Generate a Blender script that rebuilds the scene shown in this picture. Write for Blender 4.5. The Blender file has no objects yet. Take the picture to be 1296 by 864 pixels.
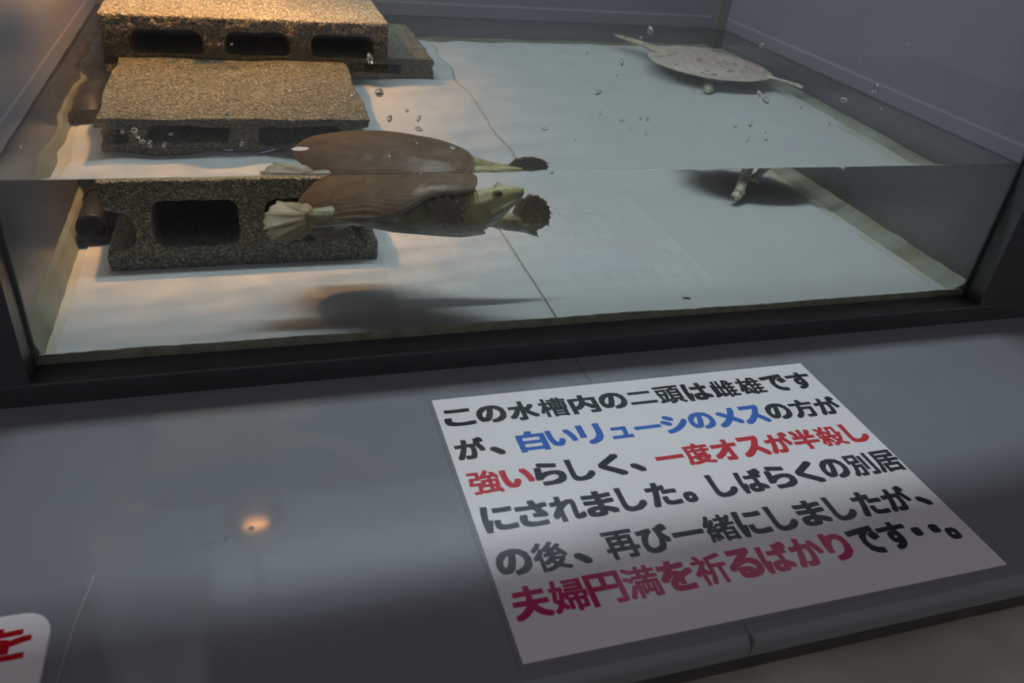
import bpy, bmesh, math, random
import numpy as np
from mathutils import Vector, Matrix, noise

random.seed(7)
SC = bpy.context.scene
COL = SC.collection

# ------------------------------------------------------------------ camera
cam_d = bpy.data.cameras.new('camera')
cam = bpy.data.objects.new('camera', cam_d)
COL.objects.link(cam)
YAW, PIT, ROL = 0.3520026, 0.5629091, -0.1123670
fw = Vector((math.sin(YAW)*math.cos(PIT), math.cos(YAW)*math.cos(PIT), -math.sin(PIT)))
rt = Vector((math.cos(YAW), -math.sin(YAW), 0))
dn = fw.cross(rt)
rt2 = math.cos(ROL)*rt + math.sin(ROL)*dn
dn2 = -math.sin(ROL)*rt + math.cos(ROL)*dn
cam.matrix_world = Matrix(((rt2.x, -dn2.x, -fw.x, 0.0), (rt2.y, -dn2.y, -fw.y, -0.69),
                           (rt2.z, -dn2.z, -fw.z, 0.46), (0, 0, 0, 1)))
cam_d.sensor_width = 22.3
cam_d.lens = 1008.57/1296*22.3
cam_d.clip_start = 0.02
cam_d.dof.use_dof = True
cam_d.dof.focus_distance = 0.84
cam_d.dof.aperture_fstop = 5.0
SC.camera = cam

# ------------------------------------------------------------------ world, lights, exposure
w = bpy.data.worlds.new('world'); SC.world = w; w.use_nodes = True
bg = w.node_tree.nodes['Background']
bg.inputs[0].default_value = (1.0, 0.88, 0.95, 1)
bg.inputs[1].default_value = 0.20
SC.view_settings.view_transform = 'Standard'
SC.view_settings.look = 'None'
SC.view_settings.gamma = 1.0
SC.view_settings.exposure = 0.0
SC.cycles.max_bounces = 16
SC.cycles.transmission_bounces = 14
SC.cycles.transparent_max_bounces = 12
SC.cycles.diffuse_bounces = 4
SC.cycles.glossy_bounces = 6
SC.cycles.caustics_refractive = True
SC.cycles.caustics_reflective = False
SC.cycles.use_denoising = True


def area(name, loc, sx, sy, power, color):
    l = bpy.data.lights.new(name, 'AREA'); l.shape = 'RECTANGLE'
    l.size, l.size_y, l.energy, l.color = sx, sy, power, color
    l.cycles.is_caustics_light = True
    o = bpy.data.objects.new(name, l); COL.objects.link(o); o.location = loc
    return o


# cool fluorescent tube high inside the enclosure, running along the tank
area('tube_light', (0.33, 0.50, 1.36), 1.1, 0.11, 18.0, (0.86, 0.94, 1.0))
# warm basking lamp above the stacked blocks
lamp = bpy.data.lights.new('basking_lamp', 'SPOT')
lamp.energy = 35.0; lamp.color = (1.0, 0.44, 0.13); lamp.shadow_soft_size = 0.020
lamp.spot_size = math.radians(84); lamp.spot_blend = 1.0
lamp.cycles.is_caustics_light = True
lo = bpy.data.objects.new('basking_lamp', lamp); COL.objects.link(lo); lo.location = (-0.05, 0.47, 0.658)

# ------------------------------------------------------------------ helpers


def link(name, me, mat=None, parent=None, recv=True):
    o = bpy.data.objects.new(name, me)
    COL.objects.link(o)
    if mat is not None:
        me.materials.clear(); me.materials.append(mat)
    if parent is not None:
        o.parent = parent
    if recv:
        o.cycles.is_caustics_receiver = True
    return o


def thing(name, label, cat, loc=(0, 0, 0), group=None):
    o = bpy.data.objects.new(name, None); COL.objects.link(o)
    o.location = loc; o.empty_display_size = 0.02
    tag(o, label, cat, group)
    return o


def tag(o, label, cat, group=None, kind=None):
    o['label'] = label; o['category'] = cat
    if group: o['group'] = group
    if kind: o['kind'] = kind
    return o


def mesh(name, V, F, smooth=False):
    m = bpy.data.meshes.new(name)
    m.from_pydata([tuple(v) for v in V], [], F)
    m.update()
    if smooth:
        for p in m.polygons: p.use_smooth = True
    return m


def box_me(x0, x1, y0, y1, z0, z1, bev=0.0, seg=2):
    bm = bmesh.new()
    bmesh.ops.create_cube(bm, size=1)
    for v in bm.verts:
        v.co = Vector(((x0+x1)/2 + v.co.x*(x1-x0), (y0+y1)/2 + v.co.y*(y1-y0), (z0+z1)/2 + v.co.z*(z1-z0)))
    if bev > 0:
        bmesh.ops.bevel(bm, geom=bm.edges[:], offset=bev, segments=seg, affect='EDGES', profile=0.5)
    m = bpy.data.meshes.new('box'); bm.to_mesh(m); bm.free()
    return m


def prism_x(profile, x0, x1):
    """extrude a (y,z) profile along x"""
    n = len(profile)
    V = [(x0, y, z) for y, z in profile] + [(x1, y, z) for y, z in profile]
    F = [(i, (i+1) % n, n+(i+1) % n, n+i) for i in range(n)] + [tuple(range(n-1, -1, -1)), tuple(range(n, 2*n))]
    return mesh('prism', V, F)


def prism_z(profile, z0, z1):
    n = len(profile)
    V = [(x, y, z0) for x, y in profile] + [(x, y, z1) for x, y in profile]
    F = [(i, (i+1) % n, n+(i+1) % n, n+i) for i in range(n)] + [tuple(range(n-1, -1, -1)), tuple(range(n, 2*n))]
    return mesh('prism', V, F)


def new_mat(name):
    m = bpy.data.materials.new(name); m.use_nodes = True
    nt = m.node_tree
    return m, nt, nt.nodes['Principled BSDF']


def simple(name, col, rough=0.5, var=0.0, scale=20, bump=0.0, bscale=200, spec=0.5, col2=None, dist=0.001):
    m, nt, b = new_mat(name)
    b.inputs['Roughness'].default_value = rough
    b.inputs['Specular IOR Level'].default_value = spec
    b.inputs['Base Color'].default_value = (*col, 1)
    tc = nt.nodes.new('ShaderNodeNewGeometry')
    if var > 0 or col2:
        nz = nt.nodes.new('ShaderNodeTexNoise'); nz.inputs['Scale'].default_value = scale
        nz.inputs['Detail'].default_value = 5
        nt.links.new(tc.outputs['Position'], nz.inputs['Vector'])
        r = nt.nodes.new('ShaderNodeValToRGB')
        c2 = col2 if col2 else tuple(c*(1-var) for c in col)
        r.color_ramp.elements[0].position = 0.35; r.color_ramp.elements[1].position = 0.65
        r.color_ramp.elements[0].color = (*c2, 1); r.color_ramp.elements[1].color = (*col, 1)
        nt.links.new(nz.outputs['Fac'], r.inputs['Fac'])
        nt.links.new(r.outputs['Color'], b.inputs['Base Color'])
    if bump > 0:
        nb = nt.nodes.new('ShaderNodeTexNoise'); nb.inputs['Scale'].default_value = bscale
        nb.inputs['Detail'].default_value = 3
        nt.links.new(tc.outputs['Position'], nb.inputs['Vector'])
        bp = nt.nodes.new('ShaderNodeBump'); bp.inputs['Strength'].default_value = bump
        bp.inputs['Distance'].default_value = dist
        nt.links.new(nb.outputs['Fac'], bp.inputs['Height'])
        nt.links.new(bp.outputs['Normal'], b.inputs['Normal'])
    return m


# ------------------------------------------------------------------ materials
M_ledge = simple('grey_laminate', (0.218, 0.236, 0.256), 0.075, var=0.06, scale=9, bump=0.03, bscale=35, spec=0.5)
M_edge = simple('grey_edging', (0.19, 0.19, 0.21), 0.3, var=0.08, scale=20)
M_gap = simple('dark_gap', (0.12, 0.11, 0.10), 0.6)
M_seal = simple('olive_sealant', (0.085, 0.085, 0.07), 0.7, var=0.3, scale=30)
M_conc = simple('concrete', (0.46, 0.47, 0.40), 0.85, var=0.22, scale=14, bump=0.4, bscale=120, col2=(0.36, 0.37, 0.32))
M_frame = simple('dark_frame', (0.050, 0.054, 0.062), 0.35, var=0.2, scale=40)
M_bead = simple('silicone', (0.46, 0.49, 0.37), 0.6, col2=(0.30, 0.32, 0.22), scale=60)
M_bead2 = simple('stained_silicone', (0.33, 0.34, 0.27), 0.5, col2=(0.22, 0.21, 0.14), scale=14)
M_edgebead = simple('thin_silicone', (0.16, 0.18, 0.16), 0.5)
M_plate = simple('white_floor_plate', (0.57, 0.575, 0.58), 0.5, var=0.05, scale=6)
M_base = simple('stained_tank_base', (0.54, 0.54, 0.50), 0.55, col2=(0.46, 0.42, 0.32), scale=10)
M_joint = simple('dark_joint', (0.12, 0.10, 0.06), 0.8)
M_pipe = simple('black_plastic', (0.012, 0.013, 0.013), 0.45)
M_black = simple('black_void', (0.004, 0.004, 0.004), 0.9)
M_paper = simple('white_paper', (0.80, 0.80, 0.81), 0.10, var=0.02, scale=5, spec=0.5)
M_sign = simple('white_board', (0.82, 0.80, 0.81), 0.35)
M_k = simple('ink_black', (0.035, 0.042, 0.050), 0.10)
M_b = simple('ink_blue', (0.05, 0.15, 0.52), 0.10)
M_r = simple('ink_red', (0.56, 0.045, 0.060), 0.10)
M_m = simple('ink_magenta', (0.50, 0.025, 0.13), 0.10)
M_red2 = simple('ink_crimson', (0.50, 0.008, 0.02), 0.10)


def wall_mat():
    m, nt, b = new_mat('tank_wall_panel')
    g = nt.nodes.new('ShaderNodeNewGeometry')
    sep = nt.nodes.new('ShaderNodeSeparateXYZ'); nt.links.new(g.outputs['Position'], sep.inputs[0])
    nz = nt.nodes.new('ShaderNodeTexNoise'); nz.inputs['Scale'].default_value = 12; nz.inputs['Detail'].default_value = 6
    nt.links.new(g.outputs['Position'], nz.inputs['Vector'])
    base = nt.nodes.new('ShaderNodeMixRGB'); base.inputs['Color1'].default_value = (0.150, 0.158, 0.182, 1)
    base.inputs['Color2'].default_value = (0.180, 0.187, 0.214, 1)
    nt.links.new(nz.outputs['Fac'], base.inputs['Fac'])
    # mineral line left by an older water level, at z about 0.21
    s1 = nt.nodes.new('ShaderNodeMath'); s1.operation = 'SUBTRACT'; s1.inputs[1].default_value = 0.2085
    nt.links.new(sep.outputs['Z'], s1.inputs[0])
    s2 = nt.nodes.new('ShaderNodeMath'); s2.operation = 'ABSOLUTE'; nt.links.new(s1.outputs[0], s2.inputs[0])
    mr = nt.nodes.new('ShaderNodeMapRange'); mr.inputs['From Min'].default_value = 0.0
    mr.inputs['From Max'].default_value = 0.0028; mr.inputs['To Min'].default_value = 0.55; mr.inputs['To Max'].default_value = 0.0
    nt.links.new(s2.outputs[0], mr.inputs['Value'])
    mx = nt.nodes.new('ShaderNodeMixRGB'); mx.inputs['Color2'].default_value = (0.36, 0.35, 0.38, 1)
    nt.links.new(mr.outputs[0], mx.inputs['Fac']); nt.links.new(base.outputs[0], mx.inputs['Color1'])
    # grime along the bottom
    nz2 = nt.nodes.new('ShaderNodeTexNoise'); nz2.inputs['Scale'].default_value = 30
    nt.links.new(g.outputs['Position'], nz2.inputs['Vector'])
    ad = nt.nodes.new('ShaderNodeMath'); ad.operation = 'MULTIPLY_ADD'; ad.inputs[1].default_value = -0.05
    nt.links.new(nz2.outputs['Fac'], ad.inputs[0]); nt.links.new(sep.outputs['Z'], ad.inputs[2])
    mr2 = nt.nodes.new('ShaderNodeMapRange'); mr2.inputs['From Min'].default_value = 0.005
    mr2.inputs['From Max'].default_value = 0.03; mr2.inputs['To Min'].default_value = 0.7; mr2.inputs['To Max'].default_value = 0.0
    nt.links.new(ad.outputs[0], mr2.inputs['Value'])
    mx2 = nt.nodes.new('ShaderNodeMixRGB'); mx2.inputs['Color2'].default_value = (0.16, 0.13, 0.08, 1)
    nt.links.new(mr2.outputs[0], mx2.inputs['Fac']); nt.links.new(mx.outputs[0], mx2.inputs['Color1'])
    nt.links.new(mx2.outputs[0], b.inputs['Base Color'])
    b.inputs['Roughness'].default_value = 0.32
    return m


def block_mat():
    m, nt, b = new_mat('concrete_block')
    g = nt.nodes.new('ShaderNodeNewGeometry')
    v = nt.nodes.new('ShaderNodeTexVoronoi'); v.inputs['Scale'].default_value = 620
    nt.links.new(g.outputs['Position'], v.inputs['Vector'])
    sepc = nt.nodes.new('ShaderNodeSeparateColor'); nt.links.new(v.outputs['Color'], sepc.inputs[0])
    r = nt.nodes.new('ShaderNodeValToRGB')
    e = r.color_ramp.elements
    e[0].position = 0.0; e[0].color = (0.035, 0.036, 0.026, 1)
    e[1].position = 1.0; e[1].color = (0.46, 0.41, 0.30, 1)
    for p, c in ((0.35, (0.10, 0.10, 0.068)), (0.7, (0.19, 0.175, 0.12)), (0.9, (0.33, 0.30, 0.21))):
        x = r.color_ramp.elements.new(p); x.color = (*c, 1)
    nt.links.new(sepc.outputs[0], r.inputs['Fac'])
    n = nt.nodes.new('ShaderNodeTexNoise'); n.inputs['Scale'].default_value = 9
    nt.links.new(g.outputs['Position'], n.inputs['Vector'])
    mr = nt.nodes.new('ShaderNodeMapRange'); mr.inputs['To Min'].default_value = 0.7; mr.inputs['To Max'].default_value = 1.25
    nt.links.new(n.outputs['Fac'], mr.inputs['Value'])
    mu = nt.nodes.new('ShaderNodeVectorMath'); mu.operation = 'SCALE'
    nt.links.new(r.outputs['Color'], mu.inputs[0]); nt.links.new(mr.outputs[0], mu.inputs['Scale'])
    nt.links.new(mu.outputs[0], b.inputs['Base Color'])
    b.inputs['Roughness'].default_value = 0.8
    bp = nt.nodes.new('ShaderNodeBump'); bp.inputs['Strength'].default_value = 0.6; bp.inputs['Distance'].default_value = 0.0015
    nt.links.new(v.outputs['Distance'], bp.inputs['Height']); nt.links.new(bp.outputs['Normal'], b.inputs['Normal'])
    return m


def vcol_mat(name, rough=0.4, bump=0.3, bscale=260):
    m, nt, b = new_mat(name)
    a = nt.nodes.new('ShaderNodeVertexColor'); a.layer_name = 'Col'
    g = nt.nodes.new('ShaderNodeNewGeometry')
    n = nt.nodes.new('ShaderNodeTexNoise'); n.inputs['Scale'].default_value = 90; n.inputs['Detail'].default_value = 6
    nt.links.new(g.outputs['Position'], n.inputs['Vector'])
    mr = nt.nodes.new('ShaderNodeMapRange'); mr.inputs['To Min'].default_value = 0.55; mr.inputs['To Max'].default_value = 1.45
    nt.links.new(n.outputs['Fac'], mr.inputs['Value'])
    mu = nt.nodes.new('ShaderNodeVectorMath'); mu.operation = 'SCALE'
    nt.links.new(a.outputs['Color'], mu.inputs[0]); nt.links.new(mr.outputs[0], mu.inputs['Scale'])
    nt.links.new(mu.outputs[0], b.inputs['Base Color'])
    b.inputs['Roughness'].default_value = rough
    n2 = nt.nodes.new('ShaderNodeTexNoise'); n2.inputs['Scale'].default_value = bscale; n2.inputs['Detail'].default_value = 3
    nt.links.new(g.outputs['Position'], n2.inputs['Vector'])
    bp = nt.nodes.new('ShaderNodeBump'); bp.inputs['Strength'].default_value = bump; bp.inputs['Distance'].default_value = 0.0008
    nt.links.new(n2.outputs['Fac'], bp.inputs['Height']); nt.links.new(bp.outputs['Normal'], b.inputs['Normal'])
    return m


def glass_thin():
    """a slab with parallel faces: it lets light straight on and mirrors by Fresnel at each face"""
    m = bpy.data.materials.new('pane_glass'); m.use_nodes = True; nt = m.node_tree; nt.nodes.clear()
    out = nt.nodes.new('ShaderNodeOutputMaterial'); mix = nt.nodes.new('ShaderNodeMixShader')
    fr = nt.nodes.new('ShaderNodeFresnel')
    ge = nt.nodes.new('ShaderNodeNewGeometry')      # same Fresnel law on the way out of the slab as on the way in
    ir = nt.nodes.new('ShaderNodeMapRange'); ir.inputs['To Min'].default_value = 1.45; ir.inputs['To Max'].default_value = 1/1.45
    nt.links.new(ge.outputs['Backfacing'], ir.inputs['Value']); nt.links.new(ir.outputs[0], fr.inputs[0])
    tr = nt.nodes.new('ShaderNodeBsdfTransparent'); tr.inputs[0].default_value = (0.965, 0.985, 0.975, 1)
    gl = nt.nodes.new('ShaderNodeBsdfGlossy'); gl.inputs['Roughness'].default_value = 0.0
    nt.links.new(fr.outputs[0], mix.inputs[0]); nt.links.new(tr.outputs[0], mix.inputs[1]); nt.links.new(gl.outputs[0], mix.inputs[2])
    nt.links.new(mix.outputs[0], out.inputs[0])
    return m


def water_mat(name='water', col=(0.97, 0.995, 0.985), ior=1.333):
    m = bpy.data.materials.new(name); m.use_nodes = True; nt = m.node_tree; nt.nodes.clear()
    out = nt.nodes.new('ShaderNodeOutputMaterial')
    g = nt.nodes.new('ShaderNodeBsdfGlass'); g.inputs['Color'].default_value = (*col, 1)
    g.inputs['Roughness'].default_value = 0.0; g.inputs['IOR'].default_value = ior
    nt.links.new(g.outputs[0], out.inputs[0])
    return m


M_wall = wall_mat(); M_block = block_mat(); M_glass = glass_thin(); M_water = water_mat()
M_skin = vcol_mat('turtle_skin', 0.38, 0.35, 300)
M_shell = vcol_mat('turtle_shell', 0.42, 0.15, 160)
M_clear = M_glass

ZW = 0.188      # water level
ZF = 0.020      # tank floor
XL, XR, YB = -0.207, 0.870, 0.725
ZT = 1.50

# ------------------------------------------------------------------ setting: concrete floor strip, grey ledge
fl = link('floor', box_me(-1.6, 2.2, -1.6, -0.36, -0.20, -0.045), M_conc); fl['kind'] = 'structure'


def ledge_panel(x0, x1):
    pr = [(-0.0, -0.018), (-0.0, 0.0)]
    r = 0.008
    for i in range(9):
        a = math.radians(90 + i*90/8)
        pr.append((-0.399 + r*math.cos(a), -r + r*math.sin(a)))
    pr += [(-0.407, -0.017), (-0.402, -0.018)]
    me = prism_x([(y, z) for y, z in pr][::-1], x0, x1)
    return me


ledge = thing('ledge', 'glossy grey laminate ledge running below the tank window', 'ledge', (0, 0, 0))
for x0, x1 in ((-1.3, 0.3088), (0.3102, 1.9)):
    o = link('ledge_panel', ledge_panel(x0, x1), M_ledge, ledge)
o = link('joint_strip', box_me(0.3083, 0.3107, -0.4066, -0.046, -0.0175, -0.0002), M_gap, ledge)
o['label'] = 'dark joint between the two ledge panels'
link('sealant_strip', prism_x([(-0.03, -0.075), (-0.03, -0.0165), (-0.401, -0.0165), (-0.397, -0.075)], -1.3, 1.9), M_seal, ledge)

# ------------------------------------------------------------------ the tank
tank = thing('turtle_tank', 'large built-in turtle tank with dark frame and grey panel walls above the ledge', 'aquarium', (0.33, 0.3, 0))
tank.location = (0, 0, 0)
rail = [(-0.046, 0.0), (0.0, 0.0), (0.0, 0.0125), (-0.012, 0.0135), (-0.042, 0.0225), (-0.0445, 0.0228), (-0.046, 0.0212)]
link('bottom_rail', prism_x(rail, -0.60, 1.40), M_frame, tank)
link('frame_post', prism_z([(-0.60, 0.0), (-0.60, -0.0455), (-0.199, -0.0455), (-0.2045, 0.0)], 0.0, ZT), M_frame, tank)
link('frame_post', prism_z([(1.40, 0.0), (0.8705, 0.0), (0.846, -0.0455), (1.40, -0.0455)], 0.0, ZT), M_frame, tank)
link('header_panel', box_me(-0.21, 0.88, -0.045, -0.001, 0.495, ZT, 0.002), M_frame, tank)
o = link('front_glass', box_me(-0.2043, 0.8704, -0.0105, -0.0005, 0.0128, 0.495), M_glass, tank)
o['label'] = 'clear front glass pane'
link('side_wall', box_me(XL-0.02, XL, 0.001, YB+0.02, 0.0, ZT), M_wall, tank)
link('side_wall', box_me(XR, XR+0.02, 0.001, YB+0.02, 0.0, ZT), M_wall, tank)
link('back_wall', box_me(XL, XR, YB, YB+0.02, 0.0, ZT), M_wall, tank)
link('tank_lid', box_me(XL, XR, 0.0, YB, ZT-0.02, ZT), M_wall, tank)
link('tank_base', box_me(XL, XR, 0.0005, YB, 0.0, 0.0175), M_base, tank)
link('floor_plate', box_me(-0.188, 0.3016, 0.002, YB-0.001, 0.0176, ZF, 0.0006, 1), M_plate, tank)
link('floor_plate', box_me(0.3048, 0.826, 0.002, YB-0.001, 0.0176, ZF, 0.0006, 1), M_plate, tank)


def wavy_strip(pts_fn, n, L0, L1):
    """closed triangular bead: pts_fn(t)->list of 3-4 cross-section points at coordinate t"""
    V, F = [], []
    k = None
    for i in range(n+1):
        t = L0 + (L1-L0)*i/n
        P = pts_fn(t); k = len(P); V += P
    for i in range(n):
        for j in range(k):
            F.append((i*k+j, i*k+(j+1) % k, (i+1)*k+(j+1) % k, (i+1)*k+j))
    F.append(tuple(range(k-1, -1, -1))); F.append(tuple(n*k+j for j in range(k)))
    return mesh('bead', V, F, False)


def nz1(t, s, o=0.0):
    return noise.noise(Vector((t*s, o, 0.3)))


def front_bead(x):
    h = 0.0225 + 0.0012*nz1(x, 14) + 0.0007*nz1(x, 90) - (0.002 if x > 0.4 else 0.0)*min(1, (x-0.4)*8 if x > 0.4 else 0)
    return [(x, 0.0002, 0.0128), (x, 0.0002, h), (x, 0.003, h-0.0004), (x, 0.006+0.001*nz1(x, 60, 3), 0.0196), (x, 0.006, 0.013)]


o = link('silicone_bead', wavy_strip(front_bead, 500, -0.20, 0.862), M_bead, tank); o['label'] = 'uneven olive silicone bead along the foot of the glass'
o = link('silicone_bead', wavy_strip(lambda y: [(XL, y, 0.017), (XL, y, 0.047+0.001*nz1(y, 20)), (XL+0.0035, y, 0.040), (XL+0.010+0.001*nz1(y, 30), y, 0.0177), (XL+0.009, y, 0.0165)], 90, 0.004, YB), M_bead2, tank)
o = link('silicone_bead', wavy_strip(lambda y: [(XR, y, 0.017), (XR, y, 0.031+0.002*nz1(y, 20, 5)), (XR-0.007, y, 0.025), (XR-0.023+0.0015*nz1(y, 30, 8), y, 0.0177), (XR-0.022, y, 0.0165)], 90, 0.004, YB), M_bead2, tank)
o = link('silicone_bead', wavy_strip(lambda x: [(x, YB, 0.017), (x, YB, 0.038), (x, YB-0.006, 0.0178), (x, YB-0.004, 0.0165)], 60, XL, XR), M_bead2, tank)
link('corner_strip', prism_z([(XR, YB), (XR-0.022, YB), (XR-0.016, YB-0.012), (XR, YB-0.018)][::-1], 0.02, ZT-0.02), simple('dull_corner_strip', (0.10, 0.10, 0.095), 0.5), tank)
link('corner_strip', prism_z([(XL, YB), (XL+0.022, YB), (XL+0.016, YB-0.012), (XL, YB-0.018)], 0.02, ZT-0.02), bpy.data.materials['dull_corner_strip'], tank)
link('edge_bead', prism_z([(-0.2046, 0.0002), (-0.2046, 0.0035), (-0.2010, 0.0025), (-0.2018, 0.0002)], 0.0135, 0.495), M_edgebead, tank)
link('edge_bead', prism_z([(0.8706, 0.0002), (0.8668, 0.0002), (0.8660, 0.0025), (0.8706, 0.0035)][::-1], 0.0135, 0.495), M_edgebead, tank)
o = link('panel_seam', box_me(0.306, 0.308, YB-0.0006, YB+0.001, 0.02, ZT-0.02), simple('tan_seam', (0.24, 0.19, 0.13), 0.6), tank)

# ------------------------------------------------------------------ water


def ripple(x, y):
    a = 0.35 + 0.65/(1+math.exp((x-0.33)/0.07))
    h = 0.0
    h += 0.00028*math.sin(48*x + 60*y + 1.3*math.sin(11*x+4*y))
    h += 0.00020*math.sin(-95*x + 52*y + 2.1*math.sin(9*y+1))
    h += 0.00016*math.sin(30*x - 118*y + 0.7)
    h += 0.00010*math.sin(150*x + 40*y + 1.9*math.sin(14*x))
    return h*a


def water_mesh():
    x0, x1, y0, y1, z0 = XL-0.001, XR+0.001, 0.0012, YB+0.001, 0.0172
    xs = np.linspace(x0, x1, 230)
    ys = np.concatenate([y0 + np.array([0, 0.0004, 0.0009, 0.0015, 0.0023, 0.0034, 0.005, 0.007]), np.linspace(0.0115, y1, 150)])
    V, F = [], []
    nx, ny = len(xs), len(ys)
    for j, y in enumerate(ys):
        for i, x in enumerate(xs):
            men = 0.0024*math.exp(-(y-y0)/0.0022) + 0.0012*math.exp(-(x-x0)/0.002) + 0.0012*math.exp(-(x1-x)/0.002)
            V.append((x, y, ZW + ripple(x, y)*min(1, (y-y0)/0.02) + men + 0.0035*math.exp(-(x-x0)/0.05)*math.exp(-(y-y0)/0.01)*0))
    for j in range(ny-1):
        for i in range(nx-1):
            a = j*nx+i
            F.append((a, a+1, a+nx+1, a+nx))
    ntop = len(F)
    # sides and bottom, their own vertices so that the edges stay crisp

    def wall(idx, flip):
        s = len(V)
        for q in idx: V.append(V[q])
        for q in idx: V.append((V[q][0], V[q][1], z0))
        n = len(idx)
        for k in range(n-1):
            f = (s+k, s+n+k, s+n+k+1, s+k+1)
            F.append(f if not flip else f[::-1])
    wall([i for i in range(nx)], False)
    wall([(ny-1)*nx+i for i in range(nx)], True)
    wall([j*nx for j in range(ny)], True)
    wall([j*nx+nx-1 for j in range(ny)], False)
    s = len(V)
    V.extend([(x0, y0, z0), (x1, y0, z0), (x1, y1, z0), (x0, y1, z0)])
    F.append((s, s+3, s+2, s+1))
    m = mesh('water', V, F)
    for k in range(ntop): m.polygons[k].use_smooth = True
    return m


wat = link('tank_water', water_mesh(), M_water, None, recv=False)
tag(wat, 'clear rippled water filling the lower part of the tank', 'water', kind='stuff')
wat.cycles.is_caustics_caster = True

# ------------------------------------------------------------------ concrete blocks


def rrect(x0, x1, z0, z1, r, n=4):
    P = []
    for cx, cz, a0 in ((x1-r, z1-r, 0), (x0+r, z1-r, 90), (x0+r, z0+r, 180), (x1-r, z0+r, 270)):
        for i in range(n+1):
            a = math.radians(a0 + 90*i/n)
            P.append((cx+r*math.cos(a), cz+r*math.sin(a)))
    return P


def block_mesh(outline, holes, depth, seed):
    cu = bpy.data.curves.new('blk', 'CURVE'); cu.dimensions = '2D'; cu.fill_mode = 'BOTH'
    for loop in [outline] + holes:
        sp = cu.splines.new('POLY'); sp.points.add(len(loop)-1)
        for p, (x, z) in zip(sp.points, loop): p.co = (x, z, 0, 1)
        sp.use_cyclic_u = True
    cu.extrude = depth/2 - 0.002; cu.bevel_depth = 0.002; cu.bevel_resolution = 1; cu.offset = -0.002
    tmp = bpy.data.objects.new('tmp', cu); COL.objects.link(tmp)
    dg = bpy.context.evaluated_depsgraph_get(); dg.update()
    me = bpy.data.meshes.new_from_object(tmp.evaluated_get(dg))
    bpy.data.objects.remove(tmp)
    t2 = bpy.data.objects.new('tmp', me); COL.objects.link(t2)
    bmw = bmesh.new(); bmw.from_mesh(me); bmesh.ops.remove_doubles(bmw, verts=bmw.verts, dist=1e-5); bmw.to_mesh(me); bmw.free()
    md = t2.modifiers.new('r', 'REMESH'); md.mode = 'VOXEL'; md.voxel_size = 0.0024
    dg.update()
    dg = bpy.context.evaluated_depsgraph_get()
    out = bpy.data.meshes.new_from_object(t2.evaluated_get(dg))
    bpy.data.objects.remove(t2)
    # (x,z,extrude) -> (x, y, z), y running away from the viewer
    so = Vector((seed*3.1, seed, 0))
    nor = [Vector((v.normal.x, -v.normal.z, v.normal.y)) for v in out.vertices]
    for v, n in zip(out.vertices, nor):
        p = Vector((v.co.x, -v.co.z, v.co.y))
        d = 0.0011*noise.noise(p*230+so) + 0.0012*noise.noise(p*55+so)
        v.co = p + n*d
    out.flip_normals() if False else None
    for p in out.polygons: p.use_smooth = True
    out.update()
    return out


def end_notch(L, H, side, depth, z0, z1):
    s = 1 if side > 0 else -1
    x = s*L/2
    pts = [(x, z0), (x - s*depth*0.75, z0+0.004), (x - s*depth, z0+0.012), (x - s*depth, z1-0.012), (x - s*depth*0.75, z1-0.004), (x, z1)]
    return pts if s > 0 else pts[::-1]


def block(name, label, loc, L, D, H, holes, notch, seed, rotz=0.0):
    out = [(-L/2, 0), (L/2, 0)]
    if notch: out += end_notch(L, H, 1, notch[2], notch[0], notch[1])
    out += [(L/2, H), (-L/2, H)]
    if notch: out += end_notch(L, H, -1, notch[2], notch[0], notch[1])
    me = block_mesh(out, [rrect(*h) for h in holes], D, seed)
    o = link(name, me, M_block)
    o.location = loc; o.rotation_euler = (0, 0, rotz)
    tag(o, label, 'concrete block', 'hollow concrete blocks stacked in the tank')
    return o


block('concrete_block', 'submerged hollow concrete block nearest the front glass, behind the swimming brown turtle',
      (-0.0125, 0.362, ZF), 0.290, 0.262, 0.1015, [(-0.096, -0.008, 0.026, 0.078, 0.012), (0.020, 0.111, 0.026, 0.078, 0.012)], (0.022, 0.070, 0.030), 1)
block('concrete_block', 'submerged hollow block lying at the back, jutting out right under the top block',
      (0.071, 0.612, ZF), 0.388, 0.23, 0.1010, [(-0.16, -0.07, 0.03, 0.075, 0.01), (-0.045, 0.045, 0.03, 0.075, 0.01), (0.07, 0.146, 0.03, 0.075, 0.01)], None, 2)
block('concrete_block', 'topmost hollow block standing out of the water with three dark holes',
      (0.010, 0.600, ZF+0.103), 0.366, 0.255, 0.1015, [(-0.150, -0.062, 0.020, 0.083, 0.014), (-0.034, 0.049, 0.020, 0.083, 0.014), (0.078, 0.163, 0.020, 0.083, 0.014)], None, 3)

# ------------------------------------------------------------------ black pipe


def tube_me(r0, r1, L, n=32):
    V, F = [], []
    rings = [(r1, 0), (r0*0.97, 0), (r0, 0.0015), (r0, L), (r1, L)]
    for r, y in rings:
        for i in range(n):
            a = 2*math.pi*i/n
            V.append((r*math.cos(a), y, r*math.sin(a)))
    k = len(rings)
    for j in range(k):
        for i in range(n):
            F.append((j*n+i, j*n+(i+1) % n, ((j+1) % k)*n+(i+1) % n, ((j+1) % k)*n+i))
    m = mesh('tube', V, F, True)
    return m


pp = thing('black_pipe', 'black plastic pipe lying along the left tank wall beside the front block', 'pipe', (-0.1805, 0.325, ZF+0.0195))
link('pipe_tube', tube_me(0.0175, 0.0145, 0.36), M_pipe, pp)
link('bore_shade_disc', tube_me(0.0147, 0.001, 0.004), M_black, pp).location = (0, 0.012, 0)  # black disc standing in for the shade inside the open pipe
link('pipe_collar', tube_me(0.0192, 0.0173, 0.03), M_pipe, pp).location = (0, 0.10, 0)

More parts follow.
